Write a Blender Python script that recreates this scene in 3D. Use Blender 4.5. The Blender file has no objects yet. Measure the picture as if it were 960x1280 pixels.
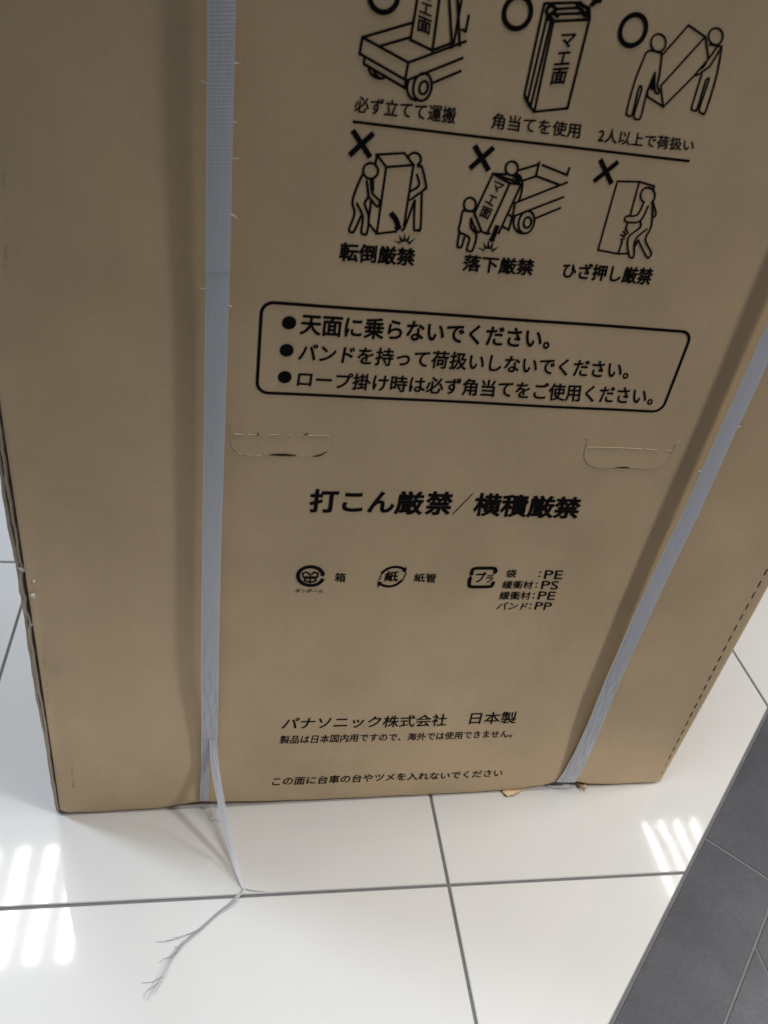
import bpy, bmesh, math, random, json
from mathutils import Vector, Matrix
random.seed(7)
C = bpy.context.scene.collection
SC = bpy.context.scene
R = math.radians

# ------------------------------------------------------------------ camera
cam = bpy.data.cameras.new('camera')
cam.sensor_width = 36.0
cam.sensor_fit = 'VERTICAL'
cam.sensor_height = 36.0
cam.lens = 1042.12 / 1280 * 36.0
cam.clip_start, cam.clip_end = 0.02, 60
co = bpy.data.objects.new('camera', cam); C.objects.link(co)
co.location = (-0.292528, -0.529453, 0.972227)
co.rotation_euler = (0.936545, -0.141318, -0.132995)
SC.camera = co
cam.dof.use_dof = True
cam.dof.focus_distance = .98
cam.dof.aperture_fstop = 10.0

# ------------------------------------------------------------------ world, lamps, exposure
w = bpy.data.worlds.new('World'); SC.world = w; w.use_nodes = True
bg = w.node_tree.nodes['Background']
bg.inputs['Color'].default_value = (0.90, 0.96, 1.06, 1)
bg.inputs['Strength'].default_value = 0.025
vs = SC.view_settings
vs.view_transform = 'Standard'; vs.look = 'None'; vs.gamma = 1; vs.exposure = 0.30
CEIL = 3.0
LAMP = 22.0
KEYSPREAD = 160
def area(name, loc, sx, sy, watts, spread, col=(1.0, .985, .965)):
    l = bpy.data.lights.new(name, 'AREA'); l.shape = 'RECTANGLE'
    l.size, l.size_y = sx, sy; l.energy = watts; l.color = col; l.spread = R(spread)
    o = bpy.data.objects.new(name, l); C.objects.link(o); o.location = loc
    return o
TUBES = {(-1.13, 1.66): 0.135, (2.26, 1.66): 0.10}
WARM, COOL = (1.0, .995, .975), (.82, .96, 1.14)
LAMPS = [(-1.13, 1.66, .38, 160, .6, WARM), (2.26, 1.66, .17, 160, .6, WARM), (2.26, -1.1, 2.35, 114, .34, WARM), (-.02, .08, 1.3, 160, .6, (1.0, .985, .95)),
         (-3.0, 1.3, 3.6, 160, .6, COOL), (2.9, .42, 1.9, 160, .6, WARM), (-4.52, 2.6, 2.2, 160, .6, COOL), (5.65, 1.66, 1.6, 160, .6, WARM), (-1.13, 4.42, 1.2, 160, .6, COOL)]  # first two on this line are fills added to brighten the side floors
for fx, fy, gain, spr, sz, col in LAMPS:
    if (fx, fy) in TUBES:
        p = TUBES[(fx, fy)]
        for k in range(4):                           # the four bare tubes of a ceiling fixture
            area('tube_lamp', (fx + (k-1.5)*p, fy, CEIL), .046 if fx < 0 else .014, .56, LAMP*.24*gain, spr)
        area('fixture_glow', (fx, fy, CEIL+.03), .60, .62, LAMP*.06*gain, spr)
    else:
        area('ceiling_or_fill_lamp', (fx, fy, CEIL), sz, sz, LAMP*gain, spr, col)

# ------------------------------------------------------------------ helpers
def link(o, parent=None):
    C.objects.link(o)
    if parent: o.parent = parent
    return o
def mesh_obj(name, verts, faces, mat, parent=None, smooth=False, uv=None):
    me = bpy.data.meshes.new(name); me.from_pydata(verts, [], faces); me.update()
    if mat: me.materials.append(mat)
    if smooth: me.shade_smooth()
    if uv:
        l = me.uv_layers.new(name='UVMap')
        for lp in me.loops: l.data[lp.index].uv = uv[lp.vertex_index]
    return link(bpy.data.objects.new(name, me), parent)
def tag(o, label=None, cat=None, group=None, kind=None):
    if label: o['label'] = label
    if cat: o['category'] = cat
    if group: o['group'] = group
    if kind: o['kind'] = kind
    return o
def empty(name, loc, rz=0):
    o = bpy.data.objects.new(name, None); C.objects.link(o); o.location = loc; o.rotation_euler = (0, 0, rz)
    o.empty_display_size = .05
    return o
class NT:
    def __init__(s, name):
        s.m = bpy.data.materials.new(name); s.m.use_nodes = True; s.t = s.m.node_tree
        s.b = s.t.nodes['Principled BSDF']
    def n(s, typ, **kw):
        nd = s.t.nodes.new(typ)
        for k, v in kw.items():
            if k in nd.inputs: nd.inputs[k].default_value = v
            else: setattr(nd, k, v)
        return nd
    def l(s, a, ao, b, bi): s.t.links.new(a.outputs[ao], b.inputs[bi])
    def coord(s, out='Object', scale=(1, 1, 1)):
        c = s.n('ShaderNodeTexCoord'); m = s.n('ShaderNodeMapping'); m.inputs['Scale'].default_value = scale
        s.l(c, out, m, 'Vector'); return m
    def noise(s, vec, scale, detail=4, rough=.55):
        nn = s.n('ShaderNodeTexNoise', Scale=scale, Detail=detail, Roughness=rough); s.l(vec, 'Vector', nn, 'Vector'); return nn
    def ramp(s, src, out, stops):
        r = s.n('ShaderNodeValToRGB'); s.l(src, out, r, 'Fac'); e = r.color_ramp.elements
        while len(e) < len(stops): e.new(.5)
        for el, (p, c) in zip(e, stops): el.position = p; el.color = (*c, 1)
        return r
    def mix(s, fac, a, b, mode='MIX'):
        m = s.n('ShaderNodeMix', data_type='RGBA', blend_type=mode)
        for v, i in ((fac, 0), (a, 6), (b, 7)):
            if isinstance(v, tuple) and hasattr(v[0], 'outputs'): s.t.links.new(v[0].outputs[v[1]], m.inputs[i])
            elif isinstance(v, tuple): m.inputs[i].default_value = (*v, 1)
            else: m.inputs[i].default_value = v
        return m
    def bump(s, src, out, strength, dist):
        b = s.n('ShaderNodeBump', Strength=strength, Distance=dist); s.l(src, out, b, 'Height'); s.l(b, 'Normal', s.b, 'Normal'); return b

# ------------------------------------------------------------------ materials
def m_cardboard(name, col, k=1.0):
    t = NT(name); v = t.coord('Object')
    a = t.noise(v, 9, 5); ra = t.ramp(a, 'Fac', [(.32, tuple(c*.93 for c in col)), (.68, tuple(c*1.06 for c in col))])
    vf = t.coord('Object', (120, 120, 22)); f = t.noise(vf, 1.0, 2, .5)      # paper fibre and flute streaks running up the board
    rf = t.ramp(f, 'Fac', [(.3, (.990, .990, .990)), (.7, (1.008, 1.008, 1.008))])
    m1 = t.mix(1.0, (ra, 'Color'), (rf, 'Color'), 'MULTIPLY')
    s = t.noise(v, 430, 3, .75); rs = t.ramp(s, 'Fac', [(.26, (.80, .78, .74)), (.42, (1, 1, 1)), (.72, (1.05, 1.05, 1.05))])
    m2 = t.mix(.7, (m1, 2), (rs, 'Color'), 'MULTIPLY')
    vh = t.coord('Object', (85, 85, 3.2)); h = t.noise(vh, 1.0, 2, .5); rh = t.ramp(h, 'Fac', [(.30, (.985, .985, .984)), (.62, (1.004, 1.004, 1.004))])
    m3a = t.mix(.8, (m2, 2), (rh, 'Color'), 'MULTIPLY')
    g = t.noise(v, 2.6, 8, .62); rg = t.ramp(g, 'Fac', [(.36, (.93, .925, .91)), (.50, (1, 1, 1)), (.66, (1.03, 1.03, 1.03))])   # handling marks
    m3 = t.mix(.9, (m3a, 2), (rg, 'Color'), 'MULTIPLY')
    t.l(m3, 2, t.b, 'Base Color')
    t.b.inputs['Roughness'].default_value = .62
    t.b.inputs['Specular IOR Level'].default_value = .25
    wv = t.n('ShaderNodeTexWave', wave_type='BANDS', bands_direction='X', Scale=36.0, Distortion=.6, Detail=1.0); t.l(v, 'Vector', wv, 'Vector')
    mm = t.n('ShaderNodeMath', operation='MULTIPLY'); mm.inputs[1].default_value = .04; t.l(wv, 'Fac', mm, 0)
    n2 = t.noise(v, 22, 7, .62); ad = t.n('ShaderNodeMath', operation='ADD'); t.l(mm, 'Value', ad, 0); t.l(n2, 'Fac', ad, 1)
    t.bump(ad, 'Value', .22*k, .0014)
    return t.m
CARD = m_cardboard('cardboard', (.715, .535, .34))
TORN = m_cardboard('torn_cardboard', (.66, .52, .37))
EDGE = m_cardboard('cut_board_edge', (.62, .52, .42))
def m_ink(name):
    t = NT(name); v = t.coord('Object'); n = t.noise(v, 420, 3, .7)
    r = t.ramp(n, 'Fac', [(.28, (.022, .016, .013)), (.42, (.008, .0065, .007))]); t.l(r, 'Color', t.b, 'Base Color')
    t.b.inputs['Roughness'].default_value = .7; t.b.inputs['Specular IOR Level'].default_value = .06
    return t.m
INK = m_ink('black_print_ink')
def m_plain(name, col, rough, spec=.5, **kw):
    t = NT(name); v = t.coord('Object'); n = t.noise(v, 60, 4)
    r = t.ramp(n, 'Fac', [(.3, tuple(c*.9 for c in col)), (.7, tuple(min(1, c*1.08) for c in col))]); t.l(r, 'Color', t.b, 'Base Color')
    t.b.inputs['Roughness'].default_value = rough; t.b.inputs['Specular IOR Level'].default_value = spec
    return t.m
def m_strap():
    t = NT('plastic_strap')
    c = t.n('ShaderNodeTexCoord'); sp = t.n('ShaderNodeSeparateXYZ'); t.l(c, 'UV', sp, 'Vector')
    def sinw(expr_add, k):
        a = t.n('ShaderNodeMath', operation='ADD' if expr_add else 'SUBTRACT'); 
        sx = t.n('ShaderNodeMath', operation='MULTIPLY'); sx.inputs[1].default_value = 1.25; t.l(sp, 'X', sx, 0)
        t.l(sx, 'Value', a, 0); t.l(sp, 'Y', a, 1)
        m = t.n('ShaderNodeMath', operation='MULTIPLY'); m.inputs[1].default_value = k; t.l(a, 'Value', m, 0)
        s = t.n('ShaderNodeMath', operation='SINE'); t.l(m, 'Value', s, 0); return s
    s1, s2 = sinw(True, 1300), sinw(False, 1300)
    pr = t.n('ShaderNodeMath', operation='MULTIPLY'); t.l(s1, 'Value', pr, 0); t.l(s2, 'Value', pr, 1)
    # embossing is only pressed into the band above the weld
    mr = t.n('ShaderNodeMapRange'); mr.inputs['From Min'].default_value = .60; mr.inputs['From Max'].default_value = .86; mr.inputs['To Min'].default_value = .12; mr.inputs['To Max'].default_value = .8; t.l(sp, 'Y', mr, 'Value')
    pm = t.n('ShaderNodeMath', operation='MULTIPLY'); t.l(pr, 'Value', pm, 0); t.l(mr, 'Result', pm, 1)
    v = t.coord('UV', (1, .03, 1)); st = t.noise(v, 900, 3, .6)
    r = t.ramp(st, 'Fac', [(.3, (.66, .685, .755)), (.7, (.74, .765, .83))])
    rr = t.ramp(pm, 'Value', [(.0, (.90, .90, .90)), (.6, (1.12, 1.12, 1.12))])
    # the lower end is rubbed and split along its grain
    sm = t.n('ShaderNodeMapRange'); sm.inputs['From Min'].default_value = .42; sm.inputs['From Max'].default_value = .18; t.l(sp, 'Y', sm, 'Value')
    v2 = t.coord('UV', (1, .06, 1)); sn = t.noise(v2, 420, 4, .7); sr = t.ramp(sn, 'Fac', [(.38, (.72, .72, .73)), (.60, (1.02, 1.02, 1.02))])
    r2 = t.mix((sm, 'Result'), (r, 'Color'), (0, 0, 0)); r3 = t.mix(1.0, (r, 'Color'), (sr, 'Color'), 'MULTIPLY'); t.l(r3, 2, r2, 7)
    mx0 = t.mix(1.0, (r2, 2), (rr, 'Color'), 'MULTIPLY')
    ce = t.n('ShaderNodeMath', operation='SUBTRACT'); ce.inputs[1].default_value = .0095; t.l(sp, 'X', ce, 0)
    ab_ = t.n('ShaderNodeMath', operation='ABSOLUTE'); t.l(ce, 'Value', ab_, 0)
    me_ = t.n('ShaderNodeMapRange'); me_.inputs['From Min'].default_value = .0080; me_.inputs['From Max'].default_value = .0090; t.l(ab_, 'Value', me_, 'Value')
    mf = t.n('ShaderNodeMath', operation='MULTIPLY'); mf.inputs[1].default_value = .55; t.l(me_, 'Result', mf, 0)
    mx = t.mix((mf, 'Value'), (mx0, 2), (.86, .82, .80)); t.l(mx, 2, t.b, 'Base Color')          # paler edges: the band's translucence put into the colour
    t.b.inputs['Roughness'].default_value = .42
    t.b.inputs['Subsurface Weight'].default_value = 0.0
    ad = t.n('ShaderNodeMath', operation='ADD'); t.l(pm, 'Value', ad, 0); t.l(st, 'Fac', ad, 1)
    t.bump(ad, 'Value', .25, .0004)
    return t.m
STRAP = m_strap()
FIBRE = m_plain('frayed_plastic', (.33, .325, .33), .5)
WHITE_FOAM = m_plain('white_foam', (.80, .78, .74), .8)
def m_tile():
    t = NT('polished_white_tile')
    oi = t.n('ShaderNodeObjectInfo'); v = t.coord('Object')
    n = t.noise(v, 3.5, 5); r = t.ramp(n, 'Fac', [(.3, (.635, .622, .60)), (.7, (.68, .668, .648))])
    s = t.noise(v, 170, 3, .75); rs = t.ramp(s, 'Fac', [(.22, (.84, .82, .79)), (.335, (1, 1, 1))])
    m1 = t.mix(1.0, (r, 'Color'), (rs, 'Color'), 'MULTIPLY')
    hv = t.n('ShaderNodeHueSaturation'); mr = t.n('ShaderNodeMapRange'); mr.inputs['To Min'].default_value = .965; mr.inputs['To Max'].default_value = 1.015
    t.l(oi, 'Random', mr, 'Value'); t.l(mr, 'Result', hv, 'Value'); t.l(m1, 2, hv, 'Color')
    t.l(hv, 'Color', t.b, 'Base Color')
    t.b.inputs['Roughness'].default_value = .30
    t.b.inputs['Specular IOR Level'].default_value = .45
    t.b.inputs['Coat Weight'].default_value = 1.0
    t.b.inputs['Coat Roughness'].default_value = .052
    t.b.inputs['Coat IOR'].default_value = 1.5
    nb = t.noise(v, 7, 2); b = t.n('ShaderNodeBump', Strength=.10, Distance=.002); t.l(nb, 'Fac', b, 'Height'); t.l(b, 'Normal', t.b, 'Coat Normal')
    return t.m
TILE = m_tile()
def m_dark():
    t = NT('dark_grey_stone_tile'); v = t.coord('Object')
    oi = t.n('ShaderNodeObjectInfo')
    n = t.noise(v, 11, 6, .6); r = t.ramp(n, 'Fac', [(.28, (.038, .0395, .048)), (.72, (.073, .0745, .086))])
    s = t.noise(v, 160, 3, .7); rs = t.ramp(s, 'Fac', [(.3, (.82, .82, .84)), (.6, (1.08, 1.08, 1.08))])
    m = t.mix(1.0, (r, 'Color'), (rs, 'Color'), 'MULTIPLY'); t.l(m, 2, t.b, 'Base Color')
    t.b.inputs['Roughness'].default_value = .42; t.b.inputs['Specular IOR Level'].default_value = .5
    t.bump(s, 'Fac', .15, .0006)
    return t.m
DARK = m_dark()
GROUT = m_plain('grey_grout', (.17, .17, .172), .9, .1)
LGROUT = m_plain('light_grey_grout', (.17, .17, .18), .9, .1)

# ------------------------------------------------------------------ floors, tile by tile
def clip(poly, n, d):
    """keep the part of a convex polygon where n.p >= d"""
    out = []
    for i, a in enumerate(poly):
        b = poly[(i+1) % len(poly)]
        da, db = a[0]*n[0]+a[1]*n[1]-d, b[0]*n[0]+b[1]*n[1]-d
        if da >= 0: out.append(a)
        if (da >= 0) != (db >= 0):
            s = da/(da-db); out.append((a[0]+(b[0]-a[0])*s, a[1]+(b[1]-a[1])*s))
    return out
def inset(poly, k):
    c = (sum(p[0] for p in poly)/len(poly), sum(p[1] for p in poly)/len(poly)); out = poly
    for i, a in enumerate(poly):
        b = poly[(i+1) % len(poly)]
        nx, ny = -(b[1]-a[1]), b[0]-a[0]; L = math.hypot(nx, ny)
        if L < 1e-6: continue
        nx, ny = nx/L, ny/L
        out = clip(out, (nx, ny), nx*a[0]+ny*a[1]+k)
        if len(out) < 3: return out
    return out
def tile_mesh(name, poly, mat):
    top = inset(poly, .0011); n = len(poly)
    if len(top) != n: top = [(p[0]*.998+.002*sum(q[0] for q in poly)/n, p[1]*.998+.002*sum(q[1] for q in poly)/n) for p in poly]
    vs_ = [(*p, 0) for p in top] + [(*p, -.0010) for p in poly] + [(*p, -.009) for p in poly]
    fs = [list(range(n))]
    for k in (0, n):
        for i in range(n): j = (i+1) % n; fs.append([k+n+i, k+n+j, k+j, k+i])
    me = bpy.data.meshes.new(name); me.from_pydata(vs_, [], fs); me.update(); me.materials.append(mat); return me
G = .0019                                         # half a joint
S2 = math.sqrt(.5); BX = .3263                    # the cut runs through (BX, 0) at 45 degrees
NW = (-S2, S2); ND = (S2, -S2)
def plane(name, poly, z, mat):
    return tag(mesh_obj(name, [(*p, z) for p in poly], [list(range(len(poly)))], mat), kind='structure')
YF = -.6                                          # unseen front: white tiles cut short, dark ones added to lessen bounce light
FLO = [(-3.9, -2.1), (4.5, -2.1), (4.5, 4.5), (-3.9, 4.5)]
floor = plane('floor', clip(clip(FLO, NW, -S2*BX-.001), (0, 1), YF), -.0022, GROUT)
full = None
def put_tile(me, loc, parent, z=0.0):
    o = link(bpy.data.objects.new('tile', me), parent); o.location = (loc[0], loc[1], z)
    o.rotation_euler = (R(random.uniform(-.02, .02)), R(random.uniform(-.02, .02)), 0)
    return o
for i in range(-6, 7):
    for j in range(-1, 7):
        x0, y0 = i*.6, j*.6
        sq = [(x0+G, y0+G), (x0+.6-G, y0+G), (x0+.6-G, y0+.6-G), (x0+G, y0+.6-G)]
        c = clip(sq, NW, -S2*BX+.0022)
        if len(c) < 3: continue
        cx, cy = x0+.3, y0+.3
        if c == sq:
            if full is None: full = tile_mesh('tile', [(p[0]-cx, p[1]-cy) for p in sq], TILE)
            put_tile(full, (cx, cy), floor)
        else:
            me = tile_mesh('tile', [(p[0]-cx, p[1]-cy) for p in c], TILE); put_tile(me, (cx, cy), floor)
dfloor = plane('dark_floor', [(-3.9, -2.1), (4.5, -2.1), (4.5, 4.5-BX), (BX+YF, YF-.001), (-3.9, YF-.001)], -.0013, LGROUT)
def ab(a_, b_): return (BX+(a_+b_)*S2, (a_-b_)*S2)
BW = .104
for k in range(-5, 6):                            # border strip of narrow dark tiles along the cut
    a0, a1 = .07+k*.6+.001, .07+(k+1)*.6-.001
    q = [ab(a0, BW-.0012), ab(a1, BW-.0012), ab(a1, .0022), ab(a0, .0022)]
    m_ = ab((a0+a1)/2, BW/2); me = tile_mesh('border_tile', [(p[0]-m_[0], p[1]-m_[1]) for p in q], DARK)
    o = put_tile(me, m_, dfloor, -.0006); o.name = 'border_tile'
for i in range(-7, 7):
    for j in range(-5, 7):
        x0, y0 = .3745+i*.6, -.42+j*.6
        sq = [(x0+.001, y0+.001), (x0+.599, y0+.001), (x0+.599, y0+.599), (x0+.001, y0+.599)]
        if x0 > 4.2 or y0 > 4.2 or y0 < -2.9: continue
        for c in (clip(sq, ND, S2*BX+BW+.0012), clip(clip(sq, NW, -S2*BX+.0022), (0, -1), -YF+.002)):
            if len(c) < 3: continue
            me = tile_mesh('tile', [(p[0]-x0-.3, p[1]-y0-.3) for p in c], DARK); put_tile(me, (x0+.3, y0+.3), dfloor, -.0006)

# ------------------------------------------------------------------ the carton
YB, ROT = .127111, .0240722
UL, UR = -.4786, .3493
UM, DEP, HT = (UL+UR)/2, .70, 1.80
ca, sa = math.cos(ROT), math.sin(ROT)
def W(u, z, d=0.0):
    """front-face coordinates in metres (u right, z up, d towards the viewer) to the world"""
    return Vector((u*ca + d*sa, YB + u*sa - d*ca, z))
box = empty('cardboard_box', W(UM, 0, -DEP/2), ROT)
tag(box, 'tall brown cardboard carton printed with black handling symbols and Japanese text, bound by two straps', 'cardboard box')
def L(u, z, d=0.0): return (u-UM, -DEP/2-d, z)      # face coordinates to the carton's own
BOT = [(-481.4,14.1),(-476,5.5),(-470,2.2),(-427.3,.8),(-358.8,2.7),(-323.9,8.9),(-308.9,12.7),(-293.8,10.2),(-273.4,7.8),(-216.5,4.6),(-152.9,2.6),(2.5,.8),(71.3,.9),(117.9,2.0),(163.7,8.3),(180.9,17.5),(203.7,14.8),(228.5,5.8),(275.6,2.0),(326.8,1.0),(351,2.2)]
def interp(tab, x):
    if x <= tab[0][0]: return tab[0][1]
    for (a, b), (c_, d_) in zip(tab, tab[1:]):
        if x <= c_: return b+(d_-b)*(x-a)/(c_-a)
    return tab[-1][1]
def zb(u): return interp(BOT, u*1000)/1000 + .0009*(.5+.5*math.sin(90*u))+.0004
def sst(a, b, x):
    t = max(0, min(1, (x-a)/(b-a))); return t*t*(3-2*t)
def bulge(u, z):
    d = .0011*math.sin(7.3*u+1.1)*math.sin(5.1*z+.4) + .0007*math.sin(17*u+.7)*math.sin(11.0*z+2.0) + .0003*math.sin(41*u+23*z)
    e = min(1.0, max(0, (u-UL)/.05))*min(1.0, max(0, (UR-u)/.05))*min(1, max(0, z/.05))
    d *= e
    d += -.0016*math.exp(-((u+.470)/.006)**2)*sst(.05, .15, z)*(1-sst(.36, .5, z))     # dented left edge
    return d
# columns (u, back) and rows (height share, back)
cols = [(UL+.0008, .005), (UL, .0042), (UL+.0001, .0006), (UL+.0009, .0)] + [(UL+.003+(UR-.008-UL-.003)*i/118, 0) for i in range(119)]
cols += [(UR-.008+.008*math.sin(R(a)), .008*(1-math.cos(R(a)))) for a in (22, 45, 68, 90)] + [(UR, .03)]
rows = [(-.0004, .012), (.0000, .0052), (.0008, .0021), (.0026, .0006), (.0050, 0)] + [.010+i*.0078 for i in range(128)] + [1.1, 1.3, 1.55, HT]
vs_, fs = [], []
for r in rows:
    for (u, bk) in cols:
        if isinstance(r, tuple): z = zb(u)+r[0]; b2 = r[1]
        else:
            k = 1-sst(.0, .12, r-.01); z = r + zb(u)*k; b2 = 0
        vs_.append(L(u, z, bulge(u, z)-bk-b2))
nc = len(cols)
for j in range(len(rows)-1):
    for i in range(nc-1): fs.append([j*nc+i, j*nc+i+1, (j+1)*nc+i+1, (j+1)*nc+i])
mesh_obj('front_panel', vs_, fs, CARD, box, smooth=True)
def bx(name, lo, hi, mat, parent):
    (a, b, c_), (d, e, f) = lo, hi
    v = [(a,b,c_),(d,b,c_),(d,e,c_),(a,e,c_),(a,b,f),(d,b,f),(d,e,f),(a,e,f)]
    return mesh_obj(name, v, [[3,2,1,0],[4,5,6,7],[0,1,5,4],[1,2,6,5],[2,3,7,6],[3,0,4,7]], mat, parent)
hx, hy = (UR-UL)/2, DEP/2
bx('side_panel', (hx-.0055, -hy+.031, .002), (hx-.0005, hy-.006, HT), CARD, box)
bx('side_panel', (-hx+.004, -hy+.030, .002), (-hx+.009, hy-.006, HT), CARD, box)
bx('back_panel', (-hx+.004, hy-.005, .002), (hx-.0005, hy, HT), CARD, box)
bx('top_panel', (-hx+.0045, -hy+.006, HT+.0005), (hx-.001, hy-.001, HT+.0055), CARD, box)
bx('base_panel', (-hx+.012, -hy+.055, .0015), (hx-.008, hy-.008, .0065), EDGE, box)
# two board layers whose cut edges show behind the left edge of the front panel
def edge_sheet(off, th, back, seed):
    """a board wall seen end-on: off = gap left of the front panel edge, th = board thickness, both at full spread"""
    rnd = random.Random(seed); vs_, fs = [], []; n = 190
    ph = [rnd.uniform(0, 6) for _ in range(4)]
    for i in range(n+1):
        z = .0035 + i*(1.15/n) if i < n else HT
        k = .58+.42*sst(.0, .42, z)
        pinch = math.exp(-((z-.335)/.012)**2)*.8 + math.exp(-((z-.408)/.006)**2)*.5 + math.exp(-((z-.365)/.004)**2)*.6
        wv = .0007*math.sin(19*z+ph[0]) + .0005*math.sin(47*z+ph[1]) + .0003*math.sin(160*z+ph[2]) + rnd.uniform(-.00022, .00022)
        g = off*k*(1-.85*min(1, pinch)) if seed == 3 else off*k*(1-.25*min(1, pinch))
        u1 = UL - max(.0002, g) - wv*k
        u0 = u1 - th*(.75+.25*k)*(1+.10*math.sin(33*z+ph[3]))
        b0 = back + .0005*math.sin(14*z+ph[2]) + rnd.uniform(-.0002, .0002)
        for (uu, bb) in ((u1, .07), (u1, b0+.0005), (u1-.0005, b0), (u0+.0005, b0), (u0, b0+.0005), (u0, .07)): vs_.append(L(uu, z, -bb))
    for i in range(n):
        for k in range(5): fs.append([i*6+k, (i+1)*6+k, (i+1)*6+k+1, i*6+k+1][::-1])
    fs.append([0, 1, 2, 3, 4, 5])
    return mesh_obj('board_edge', vs_, fs, EDGE, box, smooth=False)
edge_sheet(.0034, .0026, .0030, 3)
edge_sheet(.0071, .0034, .0058, 5)

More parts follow.
